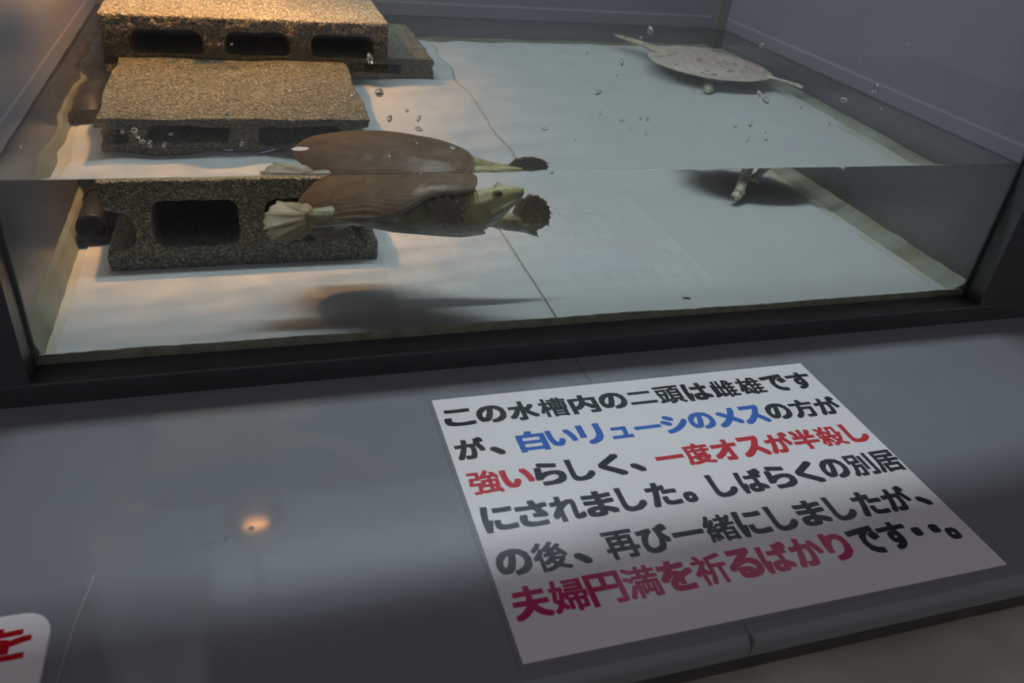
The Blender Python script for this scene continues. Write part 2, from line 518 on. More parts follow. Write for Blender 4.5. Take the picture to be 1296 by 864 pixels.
# ------------------------------------------------------------------ basking lamp hanging over the blocks (its bulb mirrors in the ledge)
bl = thing('basking_lamp', 'black cone-shaded basking lamp with small orange bulb hanging above the stacked blocks', 'lamp', (-0.05, 0.47, 0.662))
V, F = [], []
for k, (rr, zz) in enumerate(((0.055, 0.0), (0.050, 0.02), (0.035, 0.05), (0.018, 0.06), (0.018, 0.10), (0.016, 0.10), (0.016, 0.061), (0.033, 0.052), (0.048, 0.02), (0.053, 0.0))):
    for i in range(24): V.append((rr*math.cos(i*math.pi/12), rr*math.sin(i*math.pi/12), zz))
for k in range(10):
    for i in range(24): F.append((k*24+i, k*24+(i+1) % 24, ((k+1) % 10)*24+(i+1) % 24, ((k+1) % 10)*24+i))
link('lamp_shade', mesh('shade', V, F, True), M_pipe, bl)
link('cord', box_me(-0.002, 0.002, -0.002, 0.002, 0.10, ZT-0.02-0.662), M_pipe, bl)
mb = bpy.data.materials.new('bulb_glow'); mb.use_nodes = True
eb = mb.node_tree.nodes.new('ShaderNodeEmission'); eb.inputs[0].default_value = (1.0, 0.42, 0.13, 1); eb.inputs[1].default_value = 42.0
mb.node_tree.links.new(eb.outputs[0], mb.node_tree.nodes['Material Output'].inputs[0])
bm = bmesh.new(); bmesh.ops.create_uvsphere(bm, u_segments=16, v_segments=8, radius=1)
for v in bm.verts: v.co = Vector((v.co.x*0.024, v.co.y*0.005, v.co.z*0.004+0.028))
me = bpy.data.meshes.new('bulb'); bm.to_mesh(me); bm.free()
link('bulb', me, mb, bl)

# ------------------------------------------------------------------ turtles


class Blobs:
    """overlapping ellipsoids and webs, fused into ONE skin by a voxel remesh; each remembers its colour"""

    def __init__(s):
        s.V, s.F, s.P, s.C, s.R = [], [], [], [], []
        bm = bmesh.new(); bmesh.ops.create_icosphere(bm, subdivisions=2, radius=1)
        s.sv = np.array([v.co[:] for v in bm.verts]); s.sf = [[v.index for v in f.verts] for f in bm.faces]; bm.free()

    def ball(s, c, r, col, M=None):
        r3 = np.array(r if hasattr(r, '__len__') else (r, r, r), float)
        v = s.sv*r3
        if M is not None: v = v @ np.array(M).T
        v = v + np.array(c); b = len(s.V)
        s.V.extend(v.tolist()); s.F.extend([[b+i for i in f] for f in s.sf])
        s.P.append(c); s.C.append(col); s.R.append(float(r3.min()))

    def chain(s, pts, rad, col, step=0.35, M=None, sq=None):
        for (a, b, ra, rb) in zip(pts[:-1], pts[1:], rad[:-1], rad[1:]):
            a, b = np.array(a), np.array(b); L = np.linalg.norm(b-a)
            n = max(2, int(L/(step*min(ra, rb))))
            for k in range(n+1):
                t = k/n; r = ra+(rb-ra)*t
                s.ball((a+(b-a)*t).tolist(), r if sq is None else (r*sq[0], r*sq[1], r*sq[2]), col, M)

    def fan(s, wrist, tips, col, digit_r=0.0034, web=0.0017, cold=None, scallop=0.86):
        wrist = np.array(wrist); tips = [np.array(t) for t in tips]
        for t in tips:
            s.chain([wrist.tolist(), (wrist+(t-wrist)*.55).tolist(), t.tolist()], [digit_r*1.5, digit_r*1.05, digit_r*.75], cold or col, 0.5)
        for a, b in zip(tips[:-1], tips[1:]):
            m = wrist + ((a+b)/2-wrist)*(scallop+0.16)
            n = np.cross(a-wrist, b-wrist); n = n/(np.linalg.norm(n)+1e-9)*web
            # web surface sagging between the two digits
            poly = [wrist, a*0.97+wrist*0.03, m, b*0.97+wrist*0.03]
            base = len(s.V)
            for q in poly: s.V.append((q+n).tolist())
            for q in poly: s.V.append((q-n).tolist())
            s.F += [[base, base+1, base+2, base+3], [base+7, base+6, base+5, base+4]]
            for i in range(4):
                j = (i+1) % 4
                s.F.append([base+i, base+4+i, base+4+j, base+j])
            for q in (m*.9+wrist*.1, m*.6+wrist*.4): s.P.append(q.tolist()); s.C.append(col); s.R.append(web)

    def build(s, name, mat, parent, voxel=0.0011, paint=None, smooth=3):
        me = mesh(name, s.V, s.F)
        t = bpy.data.objects.new('tmp', me); COL.objects.link(t)
        md = t.modifiers.new('r', 'REMESH'); md.mode = 'VOXEL'; md.voxel_size = voxel
        sm = t.modifiers.new('s', 'SMOOTH'); sm.factor = 0.5; sm.iterations = smooth
        dg = bpy.context.evaluated_depsgraph_get(); dg.update()
        out = bpy.data.meshes.new_from_object(t.evaluated_get(dg))
        bpy.data.objects.remove(t)
        n = len(out.vertices); co = np.empty(n*3); out.vertices.foreach_get('co', co); co = co.reshape(-1, 3)
        no = np.array([v.normal[:] for v in out.vertices])
        P, C, R = np.array(s.P), np.array(s.C), np.array(s.R)
        col = np.zeros((n, 4)); col[:, 3] = 1
        for i in range(0, n, 4000):
            d = np.linalg.norm(co[i:i+4000, None]-P[None], axis=2) - R[None]
            wgt = np.exp(-(d-d.min(1, keepdims=True))/0.0018)
            col[i:i+4000, :3] = (wgt @ C)/wgt.sum(1, keepdims=True)
        if paint: col[:, :3] = paint(co, no, col[:, :3])
        at = out.color_attributes.new('Col', 'FLOAT_COLOR', 'POINT')
        at.data.foreach_set('color', col.reshape(-1))
        for p in out.polygons: p.use_smooth = True
        return link(name, out, mat, parent)


def rotm(y, p, r):
    cy, sy, cp, sp, cr, sr = math.cos(y), math.sin(y), math.cos(p), math.sin(p), math.cos(r), math.sin(r)
    Rz = np.array([[cy, -sy, 0], [sy, cy, 0], [0, 0, 1]])
    Ry = np.array([[cp, 0, -sp], [0, 1, 0], [sp, 0, cp]])
    Rx = np.array([[1, 0, 0], [0, cr, -sr], [0, sr, cr]])
    return Rz @ Ry @ Rx


def carapace(a, b, h, colf, nr=40, na=160, rim=0.003, droop=0.006, wrinkle=0.0007, seed=0.0, lift=0.0):
    V, C = [], []

    def pt(r, t, under):
        x = a*r*math.cos(t); y = b*r*math.sin(t)*(1+0.05*math.cos(t))
        z = h*(1-r**2.2)**0.85 if r < 1 else 0
        z -= droop*r**6
        if not under:
            z += 0.0022*math.exp(-(y/(0.16*b))**2)*(1-r**3)                     # low keel
            z += wrinkle*math.sin(190*y/(b*2) + 3*noise.noise(Vector((x*40, y*40, seed))))*max(0, r-0.62)*2.0*max(0, -math.sin(t+0.45))
            z += 0.0006*noise.noise(Vector((x*90, y*90, seed)))
        else:
            z = -droop*r**6 - rim*(1 if r < 1 else 0.5) - 0.002*(1-r**2)
        e = 1 + 0.02*noise.noise(Vector((math.cos(t)*2, math.sin(t)*2, seed))) if r > .5 else 1
        # soft flap bent up over the near fore limb
        dt = (t+math.radians(32)+math.pi) % (2*math.pi)-math.pi
        lf = math.exp(-(dt/0.48)**2)*r**3
        e *= 1-lf*(0.13 if lift else 0)-(0.06*math.exp(-((t if t < math.pi else t-2*math.pi)-0.3)**2/0.12)*r**2 if lift else 0)
        return (x*e, y*e, z + 0.0022*math.sin(3*t+1.0+seed)*r**4*(0.3 if lift else 1) + lift*lf)
    V.append(pt(0, 0, False)); C.append(colf(0, 0))
    for j in range(1, nr+1):
        for i in range(na):
            t = 2*math.pi*i/na; r = (j/nr)**0.8
            V.append(pt(min(r, 1), t, False)); C.append(colf(r, t))
    base2 = len(V)
    for j in range(nr, 0, -4):
        for i in range(na):
            t = 2*math.pi*i/na; r = (j/nr)**0.8
            V.append(pt(min(r, 0.995), t, True)); C.append((0.42, 0.42, 0.36))
    rows2 = len(range(nr, 0, -4))
    V.append((0, 0, -rim-0.002)); C.append((0.42, 0.42, 0.36)); last = len(V)-1
    F = []
    for i in range(na): F.append((0, 1+i, 1+(i+1) % na))
    for j in range(nr-1 + rows2):
        s0 = 1+j*na; s1 = s0+na
        for i in range(na): F.append((s0+i, s1+i, s1+(i+1) % na, s0+(i+1) % na))
    s0 = 1+(nr-1+rows2)*na
    for i in range(na): F.append((s0+i, last, s0+(i+1) % na))
    m = mesh('carapace', V, F, True)
    at = m.color_attributes.new('Col', 'FLOAT_COLOR', 'POINT')
    at.data.foreach_set('color', np.array([(*c, 1) for c in C], float).reshape(-1))
    return m


def set_tf(o, R, c):
    o.matrix_world = Matrix(((R[0][0], R[0][1], R[0][2], c[0]), (R[1][0], R[1][1], R[1][2], c[1]), (R[2][0], R[2][1], R[2][2], c[2]), (0, 0, 0, 1)))


def claw(parent, base, tip, r, mat):
    b, t = Vector(base), Vector(tip)
    d = (t-b); L = d.length
    V, F = [], []; n = 8; rows = 5
    q = d.to_track_quat('Z', 'Y')
    for j in range(rows):
        f = j/rows
        for i in range(n):
            a = 2*math.pi*i/n
            V.append(b + q @ Vector((r*(1-f)*math.cos(a) + 0.15*L*f*f, r*(1-f)*math.sin(a), L*f)))
    V.append(b + q @ Vector((0.15*L, 0, L)))
    for j in range(rows-1):
        for i in range(n): F.append((j*n+i, j*n+(i+1) % n, (j+1)*n+(i+1) % n, (j+1)*n+i))
    for i in range(n): F.append(((rows-1)*n+i, (rows-1)*n+(i+1) % n, rows*n))
    F.append(tuple(range(n-1, -1, -1)))
    return link('claw', mesh('claw', V, F, True), mat, parent)


def eye(parent, c, r, nrm, iris):
    e = thing_eye = bpy.data.objects.new('eye', None)
    bpy.data.objects.remove(e)
    bm = bmesh.new(); bmesh.ops.create_uvsphere(bm, u_segments=20, v_segments=12, radius=r)
    me = bpy.data.meshes.new('eye'); bm.to_mesh(me); bm.free()
    for p in me.polygons: p.use_smooth = True
    o = link('eye', me, iris, parent); o.location = c
    n = Vector(nrm).normalized()
    bm = bmesh.new(); bmesh.ops.create_uvsphere(bm, u_segments=16, v_segments=10, radius=r*0.55)
    me = bpy.data.meshes.new('pupil'); bm.to_mesh(me); bm.free()
    for p in me.polygons: p.use_smooth = True
    q = link('pupil', me, M_black, o); q.location = n*r*0.55
    return o


# ---- brown turtle close to the glass
GREEN = (0.48, 0.40, 0.20); OLIVE = (0.40, 0.37, 0.22); PALE = (0.80, 0.80, 0.72); BROWN = (0.12, 0.085, 0.055)
YEL = (0.55, 0.47, 0.23); TAN = (0.33, 0.26, 0.15)
TC = np.array([0.126, 0.090, 0.151]); TR = rotm(-0.72, 0.17, 0.17)
bt = thing('brown_turtle', 'brown softshell turtle swimming right with raised head close behind the front glass', 'turtle', tuple(TC))


def rel(P, c=TC): return [tuple(np.array(p)-c) for p in P]


NARM = [(0.1292, 0.05, 0.1353), (0.1433, 0.038, 0.1361), (0.158, 0.03, 0.1348), (0.1676, 0.026, 0.1366)]
NFAN = [(0.1665, 0.024, 0.1356), (0.1582, 0.021, 0.155), (0.1662, 0.019, 0.1602), (0.1754, 0.018, 0.1603), (0.1851, 0.018, 0.1551), (0.1915, 0.02, 0.1461), (0.1918, 0.022, 0.1345)]
B = Blobs()
B.ball(tuple(TR @ np.array([0.0, 0, -0.012])), (0.086, 0.053, 0.013), OLIVE, TR)
B.ball(tuple(TR @ np.array([0.004, 0, -0.022])), (0.082, 0.048, 0.009), PALE, TR)
plast = [(0.085, 0.075, 0.1257), (0.1076, 0.066, 0.1225), (0.1300, 0.058, 0.1200), (0.1695, 0.052, 0.1160), (0.1970, 0.046, 0.1135), (0.2190, 0.043, 0.1130)]
B.chain(rel(plast), [0.008, 0.010, 0.011, 0.010, 0.008, 0.003], PALE, 0.35, None, (1.2, 1.4, 0.62))
neck = [(0.170, 0.078, 0.132), (0.1804, 0.07, 0.1325), (0.1931, 0.058, 0.1342), (0.2032, 0.05, 0.1350), (0.2134, 0.047, 0.1365), (0.2235, 0.045, 0.1405), (0.2326, 0.043, 0.1465), (0.2403, 0.042, 0.1512), (0.2473, 0.041, 0.1545), (0.2527, 0.04, 0.1568)]
nr_ = [0.024, 0.024, 0.0240, 0.0238, 0.0225, 0.0198, 0.0165, 0.0130, 0.0098, 0.0066]
B.chain(rel(neck), nr_, GREEN, 0.22, None, (1.0, 0.8, 1.0))
for k in range(7):     # neck folds
    t = k/6; p = np.array([0.197, 0.054, 0.1345])*(1-t) + np.array([0.2165, 0.0465, 0.138])*t
    Mr = rotm(-0.3+0.2*t, 0.30, 0)
    B.ball(tuple(p-TC), (0.0013, 0.0204-0.0022*t, 0.0254-0.0022*t), (0.24, 0.235, 0.12), Mr)
B.chain(rel([(0.2172, 0.044, 0.1515), (0.2282, 0.043, 0.1548), (0.2377, 0.042, 0.1578), (0.2440, 0.041, 0.1580), (0.2500, 0.0405, 0.1578)]), [0.0075, 0.0075, 0.0068, 0.0055, 0.0040], YEL, 0.3)
B.chain(rel([(0.2500, 0.040, 0.1583), (0.2545, 0.040, 0.1595), (0.2570, 0.0398, 0.1603)]), [0.0036, 0.0025, 0.0021], YEL, 0.4)      # snout tube
B.ball(tuple(np.array((0.2300, 0.0352, 0.1585))-TC), (0.0052, 0.0038, 0.0047), YEL)      # eye ridge
B.ball(tuple(np.array((0.2330, 0.0490, 0.1605))-TC), (0.0052, 0.0042, 0.0047), YEL)
B.chain(rel([(0.2540, 0.037, 0.1528), (0.2462, 0.0345, 0.1478), (0.236, 0.032, 0.1425), (0.226, 0.032, 0.137)]), [0.0030, 0.0042, 0.0050, 0.0055], (0.36, 0.37, 0.24), 0.35)   # lower jaw
B.chain(rel(NARM), [0.012, 0.0125, 0.0115, 0.0100], (0.30, 0.32, 0.16), 0.3)
B.fan(rel(NFAN[:1])[0], rel(NFAN[1:]), BROWN, 0.0042, 0.0026, (0.20, 0.145, 0.09))
B.chain(rel([(0.1007, 0.075, 0.1319), (0.0805, 0.066, 0.1311), (0.0648, 0.06, 0.1305), (0.0549, 0.058, 0.1302)]), [0.015, 0.0135, 0.0125, 0.0125], (0.38, 0.34, 0.20), 0.3, None, (1, .8, .85))
NHF = [(0.0535, 0.06, 0.1296), (0.0461, 0.082, 0.1361), (0.0195, 0.086, 0.1381), (0.0076, 0.07, 0.1312), (0.005, 0.056, 0.1203), (0.0115, 0.05, 0.1113), (0.023, 0.05, 0.1083), (0.0375, 0.054, 0.1113)]
B.fan(rel(NHF[:1])[0], rel(NHF[1:]), TAN, 0.0036, 0.0024, (0.38, 0.29, 0.16), 0.90)
B.chain(rel([(0.1031, 0.1, 0.1235), (0.0878, 0.11, 0.1139), (0.0788, 0.12, 0.1037)]), [0.012, 0.010, 0.008], OLIVE, 0.35)
B.fan(rel([(0.0804, 0.12, 0.1025)])[0], rel([(0.0496, 0.12, 0.0948), (0.059, 0.12, 0.0871), (0.0759, 0.12, 0.0846), (0.0941, 0.12, 0.0892)]), (0.26, 0.20, 0.14), 0.0036, 0.0022)
B.chain(rel([(0.190, 0.102, 0.140), (0.2067, 0.1, 0.1284), (0.2282, 0.095, 0.1176), (0.2471, 0.09, 0.1113), (0.2645, 0.088, 0.1094)]), [0.016, 0.014, 0.012, 0.0105, 0.0095], GREEN, 0.3)
B.fan(rel([(0.2620, 0.088, 0.1104)])[0], rel([(0.2700, 0.092, 0.1330), (0.2790, 0.092, 0.1368), (0.2873, 0.092, 0.1355), (0.2960, 0.091, 0.1293), (0.3010, 0.09, 0.1190), (0.3008, 0.088, 0.1072), (0.2869, 0.086, 0.0985)]), BROWN, 0.0046, 0.0030, (0.20, 0.15, 0.09), 0.95)
B.chain(rel([(0.255, 0.088, 0.108), (0.276, 0.086, 0.1035), (0.288, 0.085, 0.0955)]), [0.0085, 0.0065, 0.0030], (0.25, 0.27, 0.10), 0.3)
B.chain(rel([(0.066, 0.140, 0.126), (0.054, 0.152, 0.121)]), [0.006, 0.003], OLIVE, 0.4)     # tail

mouth = np.array(rel([(0.2562, 0.035, 0.1560), (0.2500, 0.032, 0.1528), (0.2420, 0.0285, 0.1495), (0.2330, 0.026, 0.1468), (0.2250, 0.0245, 0.1448)]))
stripe = np.array(rel([(0.2260, 0.030, 0.158), (0.2150, 0.028, 0.1515), (0.2080, 0.028, 0.1475)]))


def seg_dist(co, L):
    d = np.full(len(co), 9.0)
    for a, b in zip(L[:-1], L[1:]):
        ab = b-a; t = np.clip(((co-a) @ ab)/(ab @ ab), 0, 1)
        d = np.minimum(d, np.linalg.norm(co-(a+t[:, None]*ab), axis=1))
    return d


def paint_brown(co, no, col):
    c = col.copy()
    # pale underside of head, neck and limbs
    u = np.clip((-no[:, 2]-0.15)/0.5, 0, 1)[:, None]
    green = (col[:, 1:2] > 0.15)
    c = np.where(green, c*(1-u*0.75)+np.array([0.42, 0.47, 0.44])*u*0.75, c)
    d = seg_dist(co, mouth); k = np.clip(1.4-d/0.0013, 0, 1)[:, None]*0.8
    c = c*(1-k)+np.array([0.05, 0.05, 0.03])*k
    d = seg_dist(co, stripe); k = np.clip(1.5-d/0.0020, 0, 1)[:, None]*0.55
    c = c*(1-k)+np.array([0.06, 0.07, 0.025])*k
    return c


body = B.build('body', M_skin, bt, 0.0010, paint_brown, 2)


def shell_col(r, t):
    n = noise.noise(Vector((r*math.cos(t)*5, r*math.sin(t)*5, 2)))
    k = 0.5+0.5*n
    c = np.array([0.145, 0.083, 0.045])*(1-k) + np.array([0.225, 0.128, 0.062])*k
    if r > 0.965: c = c*0.5 + np.array([0.30, 0.28, 0.22])*0.5
    return tuple(c)


sh = link('carapace', carapace(0.104, 0.071, 0.019, shell_col, wrinkle=0.0015, lift=0.013), M_shell, bt)
Rm4 = Matrix([list(r) for r in TR]).to_4x4(); sh.matrix_local = Rm4
M_iris = simple('iris', (0.24, 0.23, 0.13), 0.15); M_claw = simple('claw', (0.05, 0.045, 0.035), 0.4); M_claw2 = simple('pale_claw', (0.45, 0.42, 0.32), 0.4)
eye(bt, tuple(np.array((0.2302, 0.0325, 0.1592))-TC), 0.0037, (0.25, -1, 0.25), M_iris)
eye(bt, tuple(np.array((0.2335, 0.0515, 0.1612))-TC), 0.0036, (0.1, 1, 0.3), M_iris)
claw(bt, *rel([(0.2870, 0.0852, 0.0970), (0.2940, 0.085, 0.0895)]), 0.0017, M_claw)
claw(bt, *rel([(0.3000, 0.088, 0.1075), (0.3050, 0.087, 0.1015)]), 0.0015, M_claw)
claw(bt, *rel([(0.3010, 0.09, 0.1190), (0.3080, 0.089, 0.1165)]), 0.0015, M_claw)
o = claw(bt, *rel([tuple(np.array(NFAN[1])*0.85+np.array(NFAN[0])*0.15), tuple(np.array(NFAN[1])+(-0.003, -0.001, 0.003))]), 0.0021, M_claw2); o['label'] = 'pale claw of the folded front foot'
claw(bt, *rel([(0.0125, 0.05, 0.1125), (0.0095, 0.05, 0.1075)]), 0.0012, M_claw)
claw(bt, *rel([(0.0224, 0.052, 0.1090), (0.0215, 0.052, 0.1040)]), 0.0012, M_claw)
claw(bt, *rel([(0.0075, 0.05, 0.1223), (0.0030, 0.05, 0.1195)]), 0.0012, M_claw)

# ---- pale turtle at the back right
WC = np.array([0.745, 0.530, 0.102]); WR = rotm(2.30, 0.02, 0.0)
CR = (0.60, 0.54, 0.45); CR2 = (0.52, 0.50, 0.38)
wt = thing('pale_turtle', 'cream softshell turtle with dark flecks hanging at the back right, neck stretched left', 'turtle', tuple(WC))


def relw(P): return [tuple(np.array(p)-WC) for p in P]


B = Blobs()
B.ball(tuple(WR @ np.array([0, 0, -0.010])), (0.088, 0.075, 0.016), CR, WR)
B.ball(tuple(WR @ np.array([0, 0, -0.018])), (0.080, 0.066, 0.012), (0.62, 0.58, 0.52), WR)
B.chain(relw([(0.712, 0.560, 0.095), (0.6987, 0.5818, 0.097), (0.6846, 0.6004, 0.103), (0.6768, 0.6328, 0.109), (0.6607, 0.6659, 0.114), (0.6482, 0.6907, 0.117), (0.6440, 0.7000, 0.118)]),
        [0.022, 0.020, 0.0165, 0.0140, 0.0125, 0.0085, 0.004], (0.58, 0.50, 0.33), 0.3)
B.chain(relw([(0.6440, 0.7000, 0.118), (0.6415, 0.7060, 0.1185)]), [0.0028, 0.0020], (0.55, 0.52, 0.30), 0.4)
B.chain(relw([(0.735, 0.49, 0.092), (0.724, 0.482, 0.074), (0.7155, 0.475, 0.0560)]), [0.013, 0.010, 0.008], CR, 0.3)
B.chain(relw([(0.7155, 0.475, 0.056), (0.7055, 0.455, 0.0460), (0.6960, 0.440, 0.0390), (0.6900, 0.430, 0.0350)]), [0.008, 0.0085, 0.0075, 0.0045], CR2, 0.3, None, (1, 1, .8))
B.fan(relw([(0.703, 0.450, 0.044)])[0], relw([(0.7040, 0.438, 0.037), (0.6960, 0.430, 0.033), (0.6880, 0.428, 0.031), (0.6850, 0.436, 0.035)]), CR2, 0.0036, 0.0028)
B.chain(relw([(0.775, 0.50, 0.090), (0.757, 0.490, 0.070), (0.7434, 0.482, 0.0583)]), [0.011, 0.009, 0.006], CR, 0.3)
B.fan(relw([(0.745, 0.483, 0.060)])[0], relw([(0.7334, 0.478, 0.0553), (0.7270, 0.474, 0.0500), (0.7370, 0.468, 0.0480)]), CR2, 0.0036, 0.0025)
B.chain(relw([(0.790, 0.495, 0.096), (0.8101, 0.4697, 0.096), (0.8246, 0.4447, 0.094), (0.8377, 0.4299, 0.091)]), [0.013, 0.009, 0.0065, 0.006], CR, 0.3)
B.fan(relw([(0.8350, 0.4320, 0.092)])[0], relw([(0.8500, 0.4250, 0.092), (0.8520, 0.4120, 0.089), (0.8440, 0.4060, 0.086)]), CR2, 0.0036, 0.0025)
B.chain(relw([(0.72, 0.60, 0.095), (0.735, 0.635, 0.085), (0.755, 0.655, 0.075)]), [0.013, 0.010, 0.009], CR, 0.3)
B.fan(relw([(0.755, 0.655, 0.075)])[0], relw([(0.775, 0.670, 0.070), (0.770, 0.682, 0.066), (0.755, 0.684, 0.064)]), CR2, 0.0036, 0.0025)


def paint_pale(co, no, col):
    c = col.copy()
    k = np.array([noise.noise(Vector(p)*110) for p in co])
    return c*np.where(k > 0.42, 0.45, 1.0)[:, None]


B.build('body', M_skin, wt, 0.0014, paint_pale, 2)
spots = [(random.uniform(0.1, 0.93), random.uniform(0, 6.283), random.uniform(0.025, 0.06)) for _ in range(46)]


def wshell_col(r, t):
    x, y = r*math.cos(t), r*math.sin(t)
    for sr, st, ss in spots:
        sx, sy = sr*math.cos(st), sr*math.sin(st)
        if (x-sx)**2*0.6+(y-sy)**2 < (0.62*ss*(1+0.9*noise.noise(Vector((x*9, y*9, 1)))))**2: return (0.24, 0.17, 0.13)
    if r > 0.93: return (0.66, 0.62, 0.48)
    return (0.62, 0.49, 0.42)


ws = link('carapace', carapace(0.105, 0.095, 0.022, wshell_col, nr=60, na=220, wrinkle=0.0002, seed=4.0, droop=0.005), M_shell, wt)
ws.matrix_local = Matrix([list(r) for r in WR]).to_4x4()
eye(wt, tuple(np.array((0.6505, 0.683, 0.1225))-WC), 0.0022, (-0.6, -0.5, 0.5), M_black)
eye(wt, tuple(np.array((0.6570, 0.688, 0.1225))-WC), 0.0022, (0.6, 0.5, 0.5), M_black)

# ------------------------------------------------------------------ notice sheet with its lettering
SX, SY = 0.144, -0.096
sheet = thing('notice_sheet', 'large white laminated notice with lines of coloured Japanese lettering on the ledge', 'notice', (SX, SY, 0))
link('paper', box_me(0, 0.414, -0.2925, 0, 0.0005, 0.0008), M_paper, sheet)
FR = simple('film_margin', (0.215, 0.22, 0.24), 0.06)
o = link('laminate_film', box_me(-0.0035, 0.4175, -0.2960, 0.0030, 0.0001, 0.0005), FR, sheet); o['label'] = 'clear glossy film border'

_tc = bpy.data.curves.new('glyph', 'FONT')
_to = bpy.data.objects.new('glyph_tmp', _tc); COL.objects.link(_to)
DENSE = set('槽雌雄頭強度殺緒婦満祈後別居再')
_cache = {}


def glyph_mesh(ch, off):
    """flat glyph made heavier: copies of its outline shifted around a circle, in one mesh"""
    if (ch, off) in _cache: return _cache[(ch, off)]
    _tc.body = ch; _tc.resolution_u = 3
    dg = bpy.context.evaluated_depsgraph_get(); dg.update()
    me = bpy.data.meshes.new_from_object(_to.evaluated_get(dg))
    V0 = [(v.co.x, v.co.y) for v in me.vertices]; F0 = [tuple(p.vertices) for p in me.polygons]
    V, F = [], []
    n = 8 if ch in DENSE else 10
    sh_ = [(0, 0)] + [(off*a, off*b*0.9) for a, b in ((1, 1), (1, 0), (1, -1), (0, -1), (-1, -1), (-1, 0), (-1, 1), (0, 1))]
    for k, (dx, dy) in enumerate(sh_):
        b = len(V); V += [(x+dx, y+dy, k*0.0004) for x, y in V0]; F += [tuple(b+i for i in f) for f in F0]
    _cache[(ch, off)] = (V, F)
    return _cache[(ch, off)]


def letter(ch, cx, cy, w_, h_, mat, parent, z=0.0008):
    off = 0.028 if ch in DENSE else 0.046
    if ch in '度別居円再': off = 0.036
    V, F = glyph_mesh(ch, off)
    co = np.array(V)
    if ch in '、。・':
        X = (co[:, 0]-0.5)*w_*1.1; Y = (co[:, 1]-0.38)*h_*1.1
        if ch == '、': X = (co[:, 0]-0.35)*w_*1.25; Y = (co[:, 1]-0.30)*h_*1.1
        if ch == '。': X = (co[:, 0]-0.40)*w_*1.1; Y = (co[:, 1]-0.33)*h_*1.1
    else:
        x0, x1, y0, y1 = co[:, 0].min(), co[:, 0].max(), co[:, 1].min(), co[:, 1].max()
        ww, hh = x1-x0, y1-y0
        fx = {'し': .80, 'く': .84, 'り': .80, 'い': 1.0, 'ュ': .76, 'リ': .84}.get(ch, 0.98)
        fy = {'二': .66, '一': .17, 'ー': .17, 'ュ': .56, 'い': .76, 'こ': .82, 'の': .86, 'シ': .88}.get(ch, 0.95)
        X = ((co[:, 0]-x0)/ww-0.5)*w_*fx; Y = ((co[:, 1]-y0)/hh-0.5)*h_*fy
        if ch == 'ュ': Y = Y - 0.10*h_
    co[:, 0] = X+cx; co[:, 1] = Y+cy; co[:, 2] = co[:, 2]*0.01+z+0.00003
    return link('letter', mesh('letter', co.tolist(), F), mat, parent)


ROWS = [
    ('この水槽内の二頭は雌雄です', 'k'*13, 19.5, 31.2, 29.8, 29.8, 30.5),
    ('が、白いリュ ーシのメスの方が', None, 19.0, 28.95, 74.5, 28.3, 30.0),
    ('強いらしく、一度オスが半殺し', 'rrkkkkrrrrrrrr', 20.6, 28.9, 118.8, 28.6, 30.0),
    ('にされました。しばらくの別居', 'k'*14, 20.5, 29.15, 161.5, 28.6, 30.5),
    ('の後、再び一緒にしましたが、', 'k'*14, 19.3, 29.5, 207.5, 28.8, 30.5),
    ('夫婦円満を祈るばかりです・・。', 'm'*10+'k'*5, 20.5, 29.2, 245.5, 29.2, 31.0),
]
MM = {'k': M_k, 'b': M_b, 'r': M_r, 'm': M_m}
ROWS[1] = ('が、白いリューシのメスの方が', 'kkbbbbbbbbbkkk', 19.0, 28.95, 74.5, 28.3, 30.0)
for txt, cols, x0, pitch, yc, w_, h_ in ROWS:
    for i, ch in enumerate(txt):
        cx = x0 + pitch*i
        if len(txt) == 15 and i >= 12: cx = [363.5, 381.5, 401.0][i-12]
        letter(ch, cx*0.001, -yc*0.001, w_*0.001, h_*0.001, MM[cols[i]], sheet)

# small board in the corner
sb = thing('small_sign_board', 'small white rounded board with red lettering at the left end of the ledge', 'sign', (-0.148, -0.281, 0))
P = [(x, y) for x, y in rrect(-0.32, 0.0, -0.118, 0.0, 0.018, 6)]
link('board', prism_z(P, 0.0002, 0.0032), M_sign, sb)
letter('を', -0.0275, -0.023, 0.037, 0.027, M_red2, sb, 0.0032)
bpy.data.objects.remove(_to)

# ------------------------------------------------------------------ strip of old tape residue beside the board
V, F = [], []
path = [(-0.128, -0.252), (-0.1285, -0.262), (-0.1315, -0.275), (-0.134, -0.290), (-0.1365, -0.310), (-0.1385, -0.335), (-0.1395, -0.36)]
for x, y in path: V += [(x-0.0011, y, 0.0001), (x+0.0011, y, 0.0001), (x+0.0011, y, 0.0006), (x-0.0011, y, 0.0006)]
for i in range(len(path)-1):
    for j in range(4): F.append((i*4+j, i*4+(j+1) % 4, i*4+4+(j+1) % 4, i*4+4+j))
F.append((3, 2, 1, 0)); n = len(path)*4; F.append((n-4, n-3, n-2, n-1))
tag(link('tape_strip', mesh('tape', V, F), simple('grey_tape', (0.27, 0.26, 0.255), 0.3)), 'thin curved grey tape edge right of the small red-lettered board', 'tape')

# ------------------------------------------------------------------ droplets on the glass and ledge
CAMP = np.array([0.0, -0.69, 0.46])
M_drop = water_mat('droplet', (1, 1, 1), 1.33)


def drop_me(r, sx, sz, h):
    bm = bmesh.new(); bmesh.ops.create_uvsphere(bm, u_segments=14, v_segments=8, radius=1)
    for v in bm.verts:
        k = 1-0.25*v.co.z*(1 if v.co.z > 0 else 0)
        v.co = Vector((v.co.x*r*sx*k, max(v.co.y, -0.05)*h, v.co.z*r*sz))
    m = bpy.data.meshes.new('drop'); bm.to_mesh(m); bm.free()
    for p in m.polygons: p.use_smooth = True
    return m


